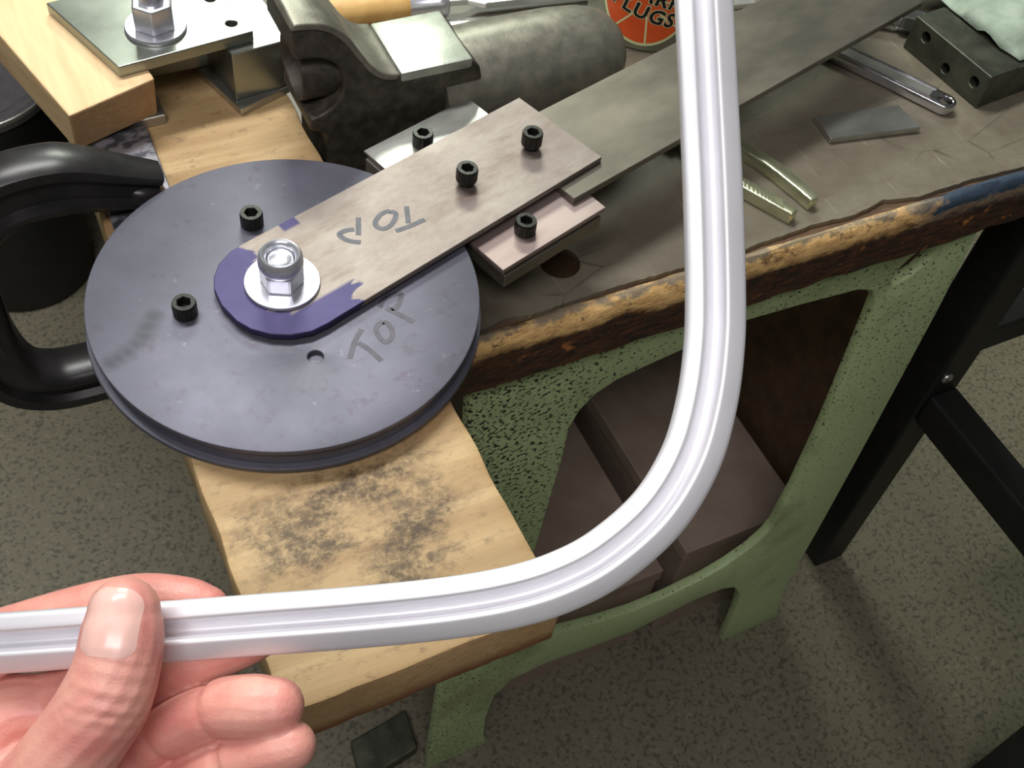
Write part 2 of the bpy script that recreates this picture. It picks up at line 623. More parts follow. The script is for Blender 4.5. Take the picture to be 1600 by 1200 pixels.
# ------------------------------------------------------------------ floor
FZ = -0.81
fl = obj('floor', box(-3.5, 3.5, -2.5, 4.5, FZ - 0.05, FZ), 'floor')
fl['kind'] = 'structure'

# ------------------------------------------------------------------ workbench
bench = thing('workbench', 'old workbench with green cast-iron legs, dark worn covering and chipped wooden edge', 'workbench', (0, 0, 0))
BX0, BX1, BY1 = -0.055, 0.70, 1.75
HOLE = circ(0.186, 0.012, 0.0135, 28)
obj('bench_slab', prism(rect(BX0, BX1, -0.0215, BY1), [HOLE], -0.046, -0.0035), 'slab', bench)
front = [(0.04, -0.0215), (0.1146, -0.0205), (0.1313, -0.0175), (0.1488, -0.0202), (0.1707, -0.0196), (0.193, -0.0186), (0.2126, -0.0182),
         (0.232, -0.0187), (0.2612, -0.0187), (0.29, -0.019), (0.3122, -0.0180), (0.3386, -0.016), (0.3731, -0.0139), (0.4052, -0.0165),
         (0.4346, -0.0110), (0.4606, -0.0168), (0.4898, -0.0164), (0.5145, -0.0158), (0.5621, -0.0180), (0.62, -0.019)]
jag = [(BX0, -0.0208)]
for (x0, y0), (x1, y1) in zip(front, front[1:]):
    for k in range(7):
        t = k / 7
        jag.append((x0 + (x1 - x0) * t, -0.0009 - 0.0016 * min(1, max(0, (x0 - 0.25) / 0.1)) + y0 + (y1 - y0) * t + random.uniform(-0.0005, 0.0005)))
jag += [(0.62, -0.019), (BX1, -0.0195)]
obj('bench_covering', prism(jag + [(BX1, BY1), (BX0, BY1)], [HOLE], -0.0035, 0.0), 'sheet', bench)
# rounded, battered wooden edging
bm = bmesh.new()
prof = [(-0.0215, -0.046), (-0.0218, -0.0040), (-0.0232, -0.0012), (-0.0265, 0.0), (-0.0300, -0.0022), (-0.0325, -0.0070),
        (-0.0338, -0.0140), (-0.0340, -0.0230), (-0.0342, -0.0350), (-0.0340, -0.046)]
rings = []
nx = 190
for i in range(nx + 1):
    x = BX0 + (BX1 - BX0) * i / nx
    ring = []
    for k, (y, z) in enumerate(prof):
        d = noise.noise(Vector((x * 45, k * 0.55, 3.1))) * (0.0016 if k > 1 else 0.0006)
        d2 = noise.noise(Vector((x * 14, k * 0.3, 8.1))) * (0.0016 if k > 1 else 0)
        zz = noise.noise(Vector((x * 38, k * 0.7, 1.7))) * (0.0012 if 1 < k < 7 else 0)
        ring.append(bm.verts.new((x, y + d + d2, min(z + zz, 0.0004))))
    rings.append(ring)
for a, b in zip(rings, rings[1:]):
    for k in range(len(prof)):
        j = (k + 1) % len(prof)
        bm.faces.new((a[k], a[j], b[j], b[k]))
bm.faces.new(rings[0]); bm.faces.new(list(reversed(rings[-1])))
obj('bench_edging', bm, 'edge', bench, auto=50)

# green cast end frame (outline in x, z)
outline = [(0.118, FZ), (0.121, -0.60), (0.121, -0.30), (0.112, -0.046), (0.554, -0.046), (0.566, -0.16), (0.574, -0.27), (0.584, -0.42),
           (0.592, -0.56), (0.598, -0.70), (0.612, -0.78), (0.622, FZ), (0.532, FZ), (0.526, -0.72), (0.516, -0.665), (0.498, -0.635), (0.478, -0.624),
           (0.44, -0.622), (0.40, -0.632), (0.36, -0.640), (0.30, -0.634), (0.25, -0.626), (0.212, -0.632), (0.192, -0.66), (0.187, -0.72), (0.190, -0.78), (0.20, FZ)]
opening = [(0.448, -0.096), (0.466, -0.104), (0.477, -0.122), (0.481, -0.15), (0.490, -0.23), (0.4985, -0.31), (0.506, -0.42), (0.5065, -0.495),
           (0.502, -0.515), (0.488, -0.537), (0.465, -0.555), (0.4376, -0.568), (0.39, -0.577), (0.3496, -0.578), (0.30, -0.568), (0.2516, -0.552),
           (0.215, -0.53), (0.197, -0.50), (0.195, -0.42), (0.1985, -0.33), (0.2005, -0.27), (0.2030, -0.20), (0.2025, -0.155), (0.208, -0.135),
           (0.2179, -0.121), (0.234, -0.111), (0.255, -0.106), (0.2858, -0.100), (0.33, -0.088), (0.39, -0.091)]
c_, s_ = math.cos(0.9), math.sin(0.9)
oval = [(0.500 + c_ * a - s_ * b, -0.0855 + s_ * a + c_ * b) for a, b in circ(0, 0, 0.0225, 24, 0, 0.0130)]


def frame_mesh(y0, y1):
    b = prism(outline, [opening, oval], 0, y1 - y0, 0.003, 2)
    for v in b.verts:
        v.co = Vector((v.co.x, y0 + v.co.z, v.co.y))
    return b


obj('end_frame', frame_mesh(-0.020, -0.008), 'green', bench, auto=40)
obj('end_frame', frame_mesh(1.60, 1.612), 'green', bench, auto=40)
obj('added_shade_panel', box(0.628, 0.640, 0.045, 1.60, -0.80, -0.046, 0.002), 'slab', bench)  # invented panel, added to keep the space under the bench dark

# cartons stored on the floor under the bench
t = thing('storage_carton', 'long brown carton on the floor under the bench, against the added shade panel', 'carton', (0, 0, FZ))
obj('box_body', box(0.455, 0.612, 0.030, 0.70, 0, 0.200, 0.002), 'carton', t)
obj('box_lid', box(0.4525, 0.6145, 0.0275, 0.7025, 0.186, 0.210, 0.002), 'carton', t)
t = thing('storage_carton', 'lower brown carton under the bench, behind the speckled green leg', 'carton', (0, 0, FZ))
obj('box_body', box(0.235, 0.425, 0.030, 0.70, 0, 0.175, 0.002), 'carton', t)
obj('box_lid', box(0.2325, 0.4275, 0.0275, 0.7025, 0.165, 0.187, 0.002), 'carton', t)

# ------------------------------------------------------------------ black steel stand to the right of the bench
st = thing('steel_stand', 'black painted steel stand with square legs and rails beside the green bench', 'stand', (0.712, 0.022, FZ))
for (x, y) in ((0, 0), (0, -0.36), (0.55, 0), (0.55, -0.36)):
    obj('leg', box(x, x + 0.046, y, y + 0.048, 0, 0.66, 0.003), 'black', st)
for x in (0, 0.55):
    obj('side_rail', box(x + 0.004, x + 0.042, -0.312, 0, 0.345, 0.392, 0.003), 'black', st)
    obj('side_rail', box(x + 0.004, x + 0.042, -0.312, 0, 0.62, 0.66, 0.003), 'black', st)
for y in (0, -0.36):
    obj('cross_rail', box(0.045, 0.55, y + 0.006, y + 0.042, 0.440, 0.478, 0.003), 'black', st)
    obj('cross_rail', box(0.045, 0.55, y + 0.006, y + 0.042, 0.62, 0.66, 0.003), 'black', st)
b = lathe([(0, 0), (0.005, 0.0005), (0.007, 0.002), (0.007, 0.004)], 14, 'y', (0.014, -0.004, 0.42))
obj('bolt_head', b, 'bare', st, True)

# small dark steel piece on the floor by the frame foot
b = prism([(0, 0), (0.075, 0.012), (0.08, 0.06), (0.006, 0.05)], (), 0, 0.02, 0.002)
o = tag(obj('steel_offcut', b, 'vblock'), 'small dark steel offcut lying on the floor by the green bench foot', 'steel offcut')
place(o, (0.040, -0.010, FZ))

# bucket far below on the floor
bk = thing('waste_bucket', 'black round bucket with grey lid standing on the floor behind the clamp', 'bucket', (-0.137, 0.932, FZ))
obj('bucket_body', lathe([(0, 0), (0.094, 0), (0.099, 0.004), (0.102, 0.12), (0.104, 0.34), (0.1, 0.345), (0.0, 0.345)], 48), 'black', bk, auto=40)
obj('bucket_lid', lathe([(0.104, 0.335), (0.108, 0.337), (0.108, 0.352), (0.104, 0.356), (0.09, 0.354), (0.085, 0.349), (0, 0.349)], 48), 'lid', bk, auto=40)
obj('rim', lathe([(0.1085, 0.345), (0.1095, 0.349), (0.1085, 0.353), (0.107, 0.349), (0.1085, 0.345)], 48), 'bright', bk, True)

# ------------------------------------------------------------------ main pine board
BT = 0.038
bd = thing('pine_board', 'stained pine board overhanging the bench edge under the bending wheel', 'board', (0, 0, 0))
bm = bmesh.new()
NX, NY = 14, 60
bx0, bx1, by0, by1 = -0.078, 0.062, -0.2215, 0.42
bm = box(bx0, bx1, by0, by1, 0, BT)
bmesh.ops.subdivide_edges(bm, edges=[e for e in bm.edges if abs(e.verts[0].co.y - e.verts[1].co.y) > 0.1], cuts=70, use_grid_fill=True)
bmesh.ops.subdivide_edges(bm, edges=[e for e in bm.edges if abs(e.verts[0].co.x - e.verts[1].co.x) > 0.1], cuts=16, use_grid_fill=True)
bevel_sharp(bm, 0.0022, 2, 60)
for v in bm.verts:
    if abs(v.co.x) > 0.055:
        v.co.x += noise.noise(Vector((v.co.y * 38, v.co.z * 30, 2.0))) * 0.0014
    if v.co.y < by0 + 0.004:
        v.co.y += noise.noise(Vector((v.co.x * 60, v.co.z * 60, 5.0))) * 0.001
for f in bm.faces:
    f.material_index = 1 if f.normal.y < -0.75 else 0
obj('plank', bm, 'board', bd, mats=['board', 'board_end'], auto=40)

# ------------------------------------------------------------------ bending wheel
wh = thing('bending_die', 'round grooved steel bending wheel bolted to the pine board', 'bending die', (0, 0, 0))
H3 = [circ(-0.001, -0.0491, 0.0042, 20)]
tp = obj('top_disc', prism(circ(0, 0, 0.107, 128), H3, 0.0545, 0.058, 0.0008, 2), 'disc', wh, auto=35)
obj('bottom_disc', prism(circ(0, 0, 0.1088, 128), (), 0.0412, 0.0447, 0.0009, 2), 'disc', wh, auto=35)
obj('groove_core', lathe([(0, 0.0445), (0.1052, 0.0445), (0.1035, 0.0495), (0.1040, 0.0546), (0, 0.0546)], 96), 'disc', wh, auto=40)
obj('spacer_hub', lathe([(0, BT), (0.045, BT), (0.045, 0.0414), (0, 0.0414)], 48), 'disc', wh, auto=40)
screw(wh, -0.0554, 0.0031, 0.058)
screw(wh, -0.0017, 0.0554, 0.058, rz=0.8)
DISC = [[(0.0285, -0.0402), (0.0218, -0.047), (0.0153, -0.0569)], [(0.0232, -0.0483), (0.0273, -0.0555), (0.0303, -0.0643)],
        [(0.0413, -0.0396), (0.0375, -0.0407), (0.0353, -0.0442), (0.0355, -0.0501), (0.0375, -0.0533), (0.0413, -0.0515), (0.0435, -0.0466), (0.0432, -0.0418), (0.0413, -0.0396)],
        [(0.0465, -0.0308), (0.0516, -0.0379), (0.0568, -0.0454)],
        [(0.0433, -0.0289), (0.0471, -0.025), (0.0524, -0.0232), (0.058, -0.0238), (0.0563, -0.0277), (0.0522, -0.0322), (0.0487, -0.0324)]]
o = strokes('marker_lettering', DISC, 0.058, 0.0030, 'marker2', tp)
o['label'] = 'word TOP in faded black marker'
# pivot hardware
PV = (-0.002, 0.0005)
w = lathe([(0.008, 0.0645), (0.0203, 0.0645), (0.0207, 0.0653), (0.0203, 0.0667), (0.0085, 0.0670), (0.008, 0.0645)], 56, 'z', (*PV, 0))
obj('pivot_washer', w, 'zinc', wh, auto=40)
b = hex_nut(0.0215, 0.0667, 0.0790, 0.62)
bmesh.ops.translate(b, verts=b.verts, vec=(*PV, 0))
nut = obj('pivot_nut', b, 'zinc', wh)
b = lathe([(0.0098, 0.0785), (0.0120, 0.0792), (0.0123, 0.0815), (0.0118, 0.0862), (0.0105, 0.0882), (0.0088, 0.0876), (0.0078, 0.0855), (0.0074, 0.083)], 40, 'z', (*PV, 0))
obj('nylon_collar', b, 'zinc', nut, auto=60)
b = lathe([(0, 0.0855), (0.0058, 0.0855), (0.0070, 0.0845), (0.0074, 0.082), (0.0074, 0.0385), (0, 0.0385)], 32, 'z', (*PV, 0))
obj('pivot_bolt', b, 'zinc', wh, auto=40)

# ------------------------------------------------------------------ lever arm assembly
ARM_A = math.radians(17.4)
la = thing('bending_lever', 'flat steel lever with bolted arm plate reaching from wheel across the bench', 'lever', (0, 0, 0))
ap = [(-0.0330, 0.020), (-0.0365, 0.008), (-0.0365, -0.006), (-0.0340, -0.015), (-0.028, -0.024), (-0.020, -0.031), (-0.010, -0.0358), (0.0, -0.0368), (0.012, -0.0365),
      (0.2165, -0.0335), (0.2135, 0.0395), (0.012, 0.0385), (0.0, 0.0385), (-0.010, 0.0378), (-0.020, 0.034), (-0.028, 0.0275)]
b = prism(ap, [circ(0, 0, 0.0082, 24)], 0.0605, 0.0645, 0.0004, 1)
arm = obj('arm_plate', b, 'arm', la, auto=40)
arm.rotation_euler = (0, 0, ARM_A)
ARMS = [[(0.0847, 0.033), (0.0805, 0.0199)], [(0.0713, 0.0163), (0.0807, 0.0174), (0.0906, 0.0194)],
        [(0.0743, 0.0322), (0.0765, 0.0296), (0.0739, 0.025), (0.07, 0.0216), (0.0656, 0.0204), (0.0626, 0.0228), (0.0627, 0.0269), (0.0675, 0.0314), (0.0721, 0.0329), (0.0743, 0.0322)],
        [(0.055, 0.0338), (0.05, 0.0206)], [(0.0494, 0.0255), (0.0449, 0.0264), (0.04, 0.0248), (0.0416, 0.0202), (0.0448, 0.0171), (0.0492, 0.0148)]]
ca, sa = math.cos(-ARM_A), math.sin(-ARM_A)
ARMS = [[(x * ca - y * sa, x * sa + y * ca) for x, y in l] for l in ARMS]
o = strokes('marker_lettering', ARMS, 0.0645, 0.0031, 'marker', arm)
o['label'] = 'word TOP in black marker'
obj('arm_spacer', lathe([(0.0085, 0.058), (0.017, 0.058), (0.017, 0.0605), (0.0085, 0.0605), (0.0085, 0.058)], 32), 'bare', la, auto=40)
# lever bar
LV = math.radians(15.9)
b = prism([(-0.03, -0.0365), (0.338, -0.0365), (0.338, 0.0365), (-0.03, 0.0365)], (), 0.0553, 0.0604, 0.0005, 1)
o = obj('lever_bar', b, 'lever', la)
place(o, (0.2035, 0.0520, 0), LV)
# follower plates under the arm
u = Vector((math.cos(ARM_A), math.sin(ARM_A)))
v = Vector((-u.y, u.x))
b = prism([(0.1080, -0.0605), (0.1945, -0.0605), (0.1945, 0.0650), (0.1080, 0.0650)], (), 0.0515, 0.0551, 0.0004, 1)
fp = obj('follower_plate', b, 'brown', la)
fp.rotation_euler = (0, 0, ARM_A)
b = prism([(0.1100, -0.0610), (0.1915, -0.0610), (0.1915, -0.020), (0.1100, -0.020)], (), 0.0390, 0.0490, 0.0006, 1)
o = obj('follower_block', b, 'lever', la)
o.rotation_euler = (0, 0, ARM_A)
b = prism([(0.114, -0.058), (0.19, -0.058), (0.19, -0.024), (0.114, -0.024)], (), 0.0488, 0.0517)
o = obj('follower_shim', b, 'lever', la)
o.rotation_euler = (0, 0, ARM_A)
b = prism([(0.1062, 0.0395), (0.1920, 0.0395), (0.1920, 0.0640), (0.1062, 0.0640)], (), 0.0400, 0.0517, 0.0006, 1)
o = obj('follower_block', b, 'bright', la)
o.rotation_euler = (0, 0, ARM_A)
b = prism([(0.1065, 0.0390), (0.1935, 0.0390), (0.1935, 0.0662), (0.1065, 0.0662)], (), 0.0549, 0.0562, 0.0004, 1)
o = obj('cover_strip', b, 'bare', la)
o.rotation_euler = (0, 0, ARM_A)
screw(la, 0.1774, 0.0551, 0.0645, True)
screw(la, 0.1258, 0.0390, 0.0645, True, 0.9)
screw(la, 0.1190, 0.0890, 0.0562, False, 0.5)
screw(la, 0.1469, -0.0012, 0.0551, False, 0.1)

# ------------------------------------------------------------------ C-clamp at the left of the wheel
cl = thing('c_clamp', 'black cast C-clamp gripping the steel plate on the pine board', 'clamp', (0, 0.111, 0))
path = catmull([(-0.043, 0, 0.0515), (-0.068, 0, 0.0610), (-0.096, 0, 0.0710), (-0.126, 0, 0.0695), (-0.148, 0, 0.0540), (-0.1575, 0, 0.028), (-0.160, 0, -0.010),
                (-0.159, 0, -0.050), (-0.151, 0, -0.080), (-0.132, 0, -0.095), (-0.105, 0, -0.0985), (-0.070, 0, -0.0985)], 7)
tprof = [(0.0155, -0.012), (0.0155, 0.012), (0.0115, 0.0165), (0.0075, 0.0165), (0.0055, 0.010), (-0.0075, 0.0085), (-0.0105, 0.0130), (-0.0175, 0.0135), (-0.0205, 0.009),
         (-0.0205, -0.009), (-0.0175, -0.0135), (-0.0105, -0.0130), (-0.0075, -0.0085), (0.0055, -0.010), (0.0075, -0.0165), (0.0115, -0.0165)]
ns = len(path)
sc = [0.66 + 0.34 * min(1, i / 14) for i in range(ns)]
b = sweep(path, tprof, (0, 1, 0), sc)
obj('clamp_frame', b, 'clamp', cl, auto=50)
b = lathe([(0, 0.0430), (0.0100, 0.0430), (0.0112, 0.0442), (0.0115, 0.0490), (0.0105, 0.0540), (0.0080, 0.0570), (0, 0.0585)], 32, 'z', (-0.0480, 0, 0))
for vv in b.verts:
    vv.co.x += (vv.co.z - 0.0432) * -0.35
obj('fixed_jaw', b, 'clamp', cl, auto=50)
b = lathe([(0, -0.118), (0.015, -0.118), (0.016, -0.1), (0.015, -0.082), (0, -0.082)], 28, 'z', (-0.050, 0, 0))
obj('screw_boss', b, 'clamp', cl, auto=50)
b = lathe([(0, -0.24)] + [(0.0072 + (0.0008 if k % 2 else 0), -0.24 + k * 0.0025) for k in range(75)] + [(0, -0.0530)], 20, 'z', (-0.050, 0, 0))
sp = obj('clamp_screw', b, 'black_ox', cl)
obj('swivel_pad', lathe([(0, -0.058), (0.010, -0.058), (0.014, -0.051), (0.014, -0.0462), (0, -0.0462)], 24, 'z', (-0.047, 0, 0)), 'black_ox', cl, auto=50)
obj('tommy_bar', lathe([(0, -0.05), (0.004, -0.05), (0.004, 0.05), (0, 0.05)], 14, 'y', (-0.050, 0, -0.232)), 'black_ox', sp, auto=50)

b = prism([(-0.0735, 0.092), (-0.0600, 0.092), (-0.0345, 0.107), (-0.0330, 0.1750), (-0.0725, 0.1735)], (), BT, 0.0430, 0.0006, 1)
tag(obj('steel_plate', b, 'cplate'), 'scratched grey steel plate pinched under the black clamp', 'steel plate')

# ------------------------------------------------------------------ second jig: offcut, plates, nut
B2A = math.atan2(0.0175, 0.0531)
ob = thing('pine_offcut', 'pale pine offcut with sawn end lying under the thick bolted plate', 'wood block', (-0.0780, 0.1529, 0.0455))
b = prism([(0, 0), (0.0545, 0.018), (0.0275, 0.26), (-0.066, 0.26)], (), 0, 0.0345, 0.0012, 2)
for v_ in b.verts:
    if v_.co.z < 0.01 and v_.co.y < 0.05:
        v_.co.y += 0.009 + 0.002 * noise.noise(v_.co * 70)
bmesh.ops.recalc_face_normals(b, faces=b.faces)
for f in b.faces:
    f.material_index = 1 if (f.normal.y < -0.6) else 0
obj('wood', b, 'block_wood', ob, mats=['block_wood', 'block_end'])
b = prism([(0, 0), (0.050, 0.0015), (0.050, 0.022), (0, 0.022)], (), BT, 0.0455, 0.0006, 1)
o = tag(obj('steel_strip', b, 'bare'), 'thin bright steel strip between the pine offcut and the board', 'steel strip')
place(o, (-0.0695, 0.1765, 0), 0.0)

jp = thing('bolted_jig_plate', 'thick grey steel plate bolted with a hex nut over the pale pine offcut', 'steel plate', (0, 0, 0))
b = prism([(-0.0425, 0.1772), (0.0440, 0.1870), (0.0290, 0.2640), (-0.0680, 0.2520)], [circ(0.0335, 0.1985, 0.0034, 16), circ(0.0285, 0.2270, 0.0034, 16)], 0.0800, 0.0882, 0.0008, 2)
obj('plate', b, 'jig', jp)
JC = (-0.0115, 0.2075)
obj('washer', lathe([(0.007, 0.0882), (0.0185, 0.0882), (0.0188, 0.0894), (0.0183, 0.0908), (0.007, 0.0911), (0.007, 0.0882)], 48, 'z', (*JC, 0)), 'zinc', jp, auto=40)
b = hex_nut(0.0235, 0.0908, 0.1085, 0.25)
bmesh.ops.translate(b, verts=b.verts, vec=(*JC, 0))
obj('hex_nut', b, 'zinc', jp)
obj('bolt', lathe([(0, 0.0795), (0.0075, 0.0795), (0.0075, 0.119), (0.0065, 0.121), (0, 0.121)], 28, 'z', (*JC, 0)), 'zinc', jp, auto=40)

b = prism([(0.0270, 0.1790), (0.0700, 0.1835), (0.0580, 0.2600), (-0.0440, 0.2520), (-0.0360, 0.2180), (0.0205, 0.2180)], (), 0.0442, 0.0798, 0.0006, 1)  # left rear extension added to block light from behind under the plate
tag(obj('spacer_block', b, 'jig'), 'square steel spacer block with added light-blocking extension under the corner of the bolted plate', 'steel block')
b = prism([(0.0270, 0.1700), (0.0730, 0.1860), (0.0480, 0.2700), (0.0020, 0.2540)], (), BT, 0.0440, 0.0006, 1)
tag(obj('steel_strip', b, 'bare'), 'bright steel strip lying on the board below the square spacer block', 'steel strip')

# ------------------------------------------------------------------ bullet vise
vs = thing('bench_vise', 'cast-iron bullet-style bench vise with flat anvil pad on the bench', 'vise', (0, 0, 0))
up = [(q.x, q.y) for q in catmull([(0.117, 0.084, 0), (0.107, 0.0865, 0), (0.098, 0.0945, 0), (0.090, 0.107, 0), (0.081, 0.121, 0), (0.068, 0.131, 0), (0.050, 0.1345, 0)], 4)]
notch = [(0.058 + 0.0225 * math.cos(a), 0.0865 + 0.0225 * math.sin(a)) for a in [PI / 2 - PI * k / 14 for k in range(15)]]
jawp = [(0.068, 0.0), (0.178, 0.0), (0.177, 0.060), (0.1735, 0.076), (0.167, 0.084)] + up + [(0.050, 0.110)] + notch + [(0.0575, 0.055), (0.068, 0.050)]
b = prism(jawp, (), 0, 0.052, 0.0022, 3)
for v_ in b.verts:
    v_.co = Vector((v_.co.x, 0.1235 + v_.co.z, v_.co.y))
obj('jaw_casting', b, 'iron_dark', vs, auto=40)
b = box(0.1175, 0.1670, 0.1225, 0.1765, 0.078, 0.0856, 0.0018, 2)
obj('anvil_pad', b, 'iron_bright', vs, auto=40)
# polished shoulder rising from anvil to jaw
sh = [(x + 0.0004, z + 0.0012) for x, z in up] + [(x - 0.002, z - 0.003) for x, z in reversed(up)]
b = prism(sh, (), 0, 0.055, 0.0012, 2)
for v_ in b.verts:
    v_.co = Vector((v_.co.x, 0.1222 + v_.co.z, v_.co.y))
obj('jaw_shoulder', b, 'iron', vs, auto=50)
b = lathe([(0, 0.15), (0.036, 0.15), (0.0370, 0.20), (0.0362, 0.245), (0.034, 0.268), (0.029, 0.284), (0.020, 0.293), (0.010, 0.2965), (0, 0.297)], 48, 'x', (0, 0.152, 0.0440))
obj('bullet_body', b, 'iron', vs, auto=60)
# a real hollow: open tube, closed at its far end
b = lathe([(0, 0.079), (0.0190, 0.079), (0.0190, 0.057), (0.0200, 0.056), (0.0215, 0.056), (0.0222, 0.058), (0.0222, 0.081), (0, 0.081)], 40, 'x', (0, 0.1500, 0.0865))
obj('slide_bore', b, 'iron_dark', vs, auto=50)
b = prism(circ(0.155, 0.152, 0.052, 48), (), 0, 0.014, 0.002)
obj('swivel_base', b, 'iron_dark', vs, auto=40)

# ------------------------------------------------------------------ things lying on the bench
# pliers
pl = thing('pliers', 'nickel slip-joint pliers with knurled grip lying on the bench', 'pliers', (0, 0, 0))


def flat_sweep(pts, half, z0, z1, bev=0.001):
    P = catmull([(x, y, 0) for x, y in pts], 8)
    L, Rr = [], []
    n = len(P)
    for i, p in enumerate(P):
        t_ = (P[min(i + 1, n - 1)] - P[max(i - 1, 0)]).normalized()
        k = i / (n - 1) * (len(half) - 1)
        a = int(min(k, len(half) - 2))
        h = half[a] + (half[a + 1] - half[a]) * (k - a)
        nn = Vector((-t_.y, t_.x, 0)) * h
        L.append(p + nn)
        Rr.append(p - nn)
    return prism([(q.x, q.y) for q in L] + [(q.x, q.y) for q in reversed(Rr)], (), z0, z1, bev, 2)


h1 = obj('handle', flat_sweep([(0.318, 0.090), (0.338, 0.082), (0.356, 0.066), (0.368, 0.040), (0.374, 0.018), (0.3775, -0.004)], [0.007, 0.006, 0.0048, 0.0050, 0.0052, 0.0040], 0.0, 0.0105, 0.0015), 'plier', pl, auto=45)
h2 = obj('handle', flat_sweep([(0.330, 0.094), (0.322, 0.074), (0.328, 0.050), (0.338, 0.027), (0.348, 0.008), (0.3565, -0.010)], [0.007, 0.006, 0.0048, 0.0050, 0.0052, 0.0040], 0.0, 0.0105, 0.0015), 'plier', pl, auto=45)
for hp in ([(0.328, 0.050), (0.338, 0.027), (0.348, 0.008), (0.3525, -0.001)],):
    P = catmull([(x, y, 0) for x, y in hp], 7)
    for i, p in enumerate(P[1:-1]):
        t_ = (P[i + 2] - P[i]).normalized()
        nn = Vector((-t_.y, t_.x, 0))
        b = box(-0.0006, 0.0006, -0.0046, 0.0046, 0.0100, 0.01075, 0.0002, 1)
        o = obj('knurl_ridge', b, 'plier', h2)
        o.location = (p.x, p.y, 0)
        o.rotation_euler = (0, 0, math.atan2(nn.y, nn.x) - PI / 2 + 0.6)
obj('jaw', flat_sweep([(0.318, 0.088), (0.312, 0.105), (0.314, 0.128)], [0.007, 0.008, 0.003], 0.0, 0.0105, 0.0012), 'plier', pl, auto=45)
obj('jaw', flat_sweep([(0.330, 0.090), (0.332, 0.106), (0.320, 0.128)], [0.007, 0.008, 0.003], 0.0, 0.0105, 0.0012), 'plier', pl, auto=45)
obj('pivot', lathe([(0, 0.0), (0.006, 0.0), (0.006, 0.0125), (0.004, 0.0138), (0, 0.0138)], 20, 'z', (0.324, 0.090, 0)), 'plier', pl, auto=45)

# adjustable wrench
wr_a = Vector((0.4865, 0.1560))
wr_b = Vector((0.5420, 0.0540))
wd = (wr_b - wr_a)
wl = wd.length
wr = thing('adjustable_wrench', 'chrome adjustable wrench with a hanging hole lying beside the drilled block', 'wrench', (wr_a.x, wr_a.y, 0), math.atan2(wd.y, wd.x))
end = [(wl + 0.0085 * math.cos(a), 0.0090 * math.sin(a)) for a in [(-PI / 2 + PI * k / 12) for k in range(13)]]
b = prism([(-0.01, -0.0105)] + [(wl * 0.6, -0.0085)] + end + [(wl * 0.6, 0.0085), (-0.01, 0.0105)], [circ(wl, 0, 0.0052, 20, 0, 0.0048)], 0.001, 0.0095, 0.0012, 2)
wh_ = obj('handle', b, 'chrome', wr, auto=45)
obj('handle_web', prism(rect(0.004, wl - 0.012, -0.0052, 0.0052), (), 0.0092, 0.0100, 0.0003, 1), 'bare', wh_)
for s in (-1, 1):
    obj('handle_ridge', prism(rect(0.0, wl - 0.010, s * 0.0068 - 0.0011, s * 0.0068 + 0.0011), (), 0.009, 0.0108, 0.0006, 2), 'chrome', wh_)
obj('fixed_jaw', prism([(-0.008, -0.011), (-0.008, 0.012), (-0.02, 0.021), (-0.042, 0.024), (-0.050, 0.018), (-0.038, 0.012), (-0.030, 0.0), (-0.026, -0.014)], (), 0.0, 0.0115, 0.001, 2), 'chrome', wr, auto=45)
obj('sliding_jaw', prism([(-0.012, -0.011), (-0.029, -0.011), (-0.036, -0.006), (-0.052, -0.008), (-0.056, -0.014), (-0.04, -0.024), (-0.016, -0.022)], (), 0.001, 0.0105, 0.001, 2), 'chrome', wr, auto=45)

b = prism([(0.4340, 0.0760), (0.5060, 0.0655), (0.5070, 0.0375), (0.4310, 0.0500)], (), 0.0, 0.0055, 0.0006, 1)
tag(obj('flat_steel_bar', b, 'bare'), 'short flat grey steel bar lying alone on the bench covering', 'steel bar')

# drilled machinist block
vb = thing('drilled_block', 'dark drilled machinist block sitting on the bench near the wrench end', 'steel block', (0.570, 0.0455, 0), math.radians(5.5))


def block_piece(x0, x1, y0, y1, z0, z1, holes_side, holes_top, name, mat='vblock'):
    o = obj(name, box(x0, x1, y0, y1, z0, z1, 0.0008, 1), mat, vb)
    return o


# body with bores on the near side: built from an outline in y, z with circular holes
b = prism(rect(0.0, 0.084, 0.0, 0.030), [circ(0.012, 0.017, 0.0045, 18), circ(0.040, 0.010, 0.0042, 18), circ(0.068, 0.020, 0.0045, 18)], 0, 0.031, 0.0006, 1)
for v_ in b.verts:
    v_.co = Vector((v_.co.z, v_.co.x, v_.co.y))
obj('side_block', b, 'vblock', vb, auto=30)
b = prism(rect(0.0312, 0.085, 0.0, 0.084), [circ(0.048, 0.026, 0.0042, 18), circ(0.048, 0.056, 0.0042, 18)], 0.0, 0.0285, 0.0006, 1)
obj('top_block', b, 'vblock', vb, auto=30)
obj('bore_lining', box(0.02, 0.0308, 0.002, 0.082, 0.002, 0.028), 'vblock', vb)
obj('bore_lining', box(0.040, 0.080, 0.010, 0.075, 0.002, 0.016), 'vblock', vb)

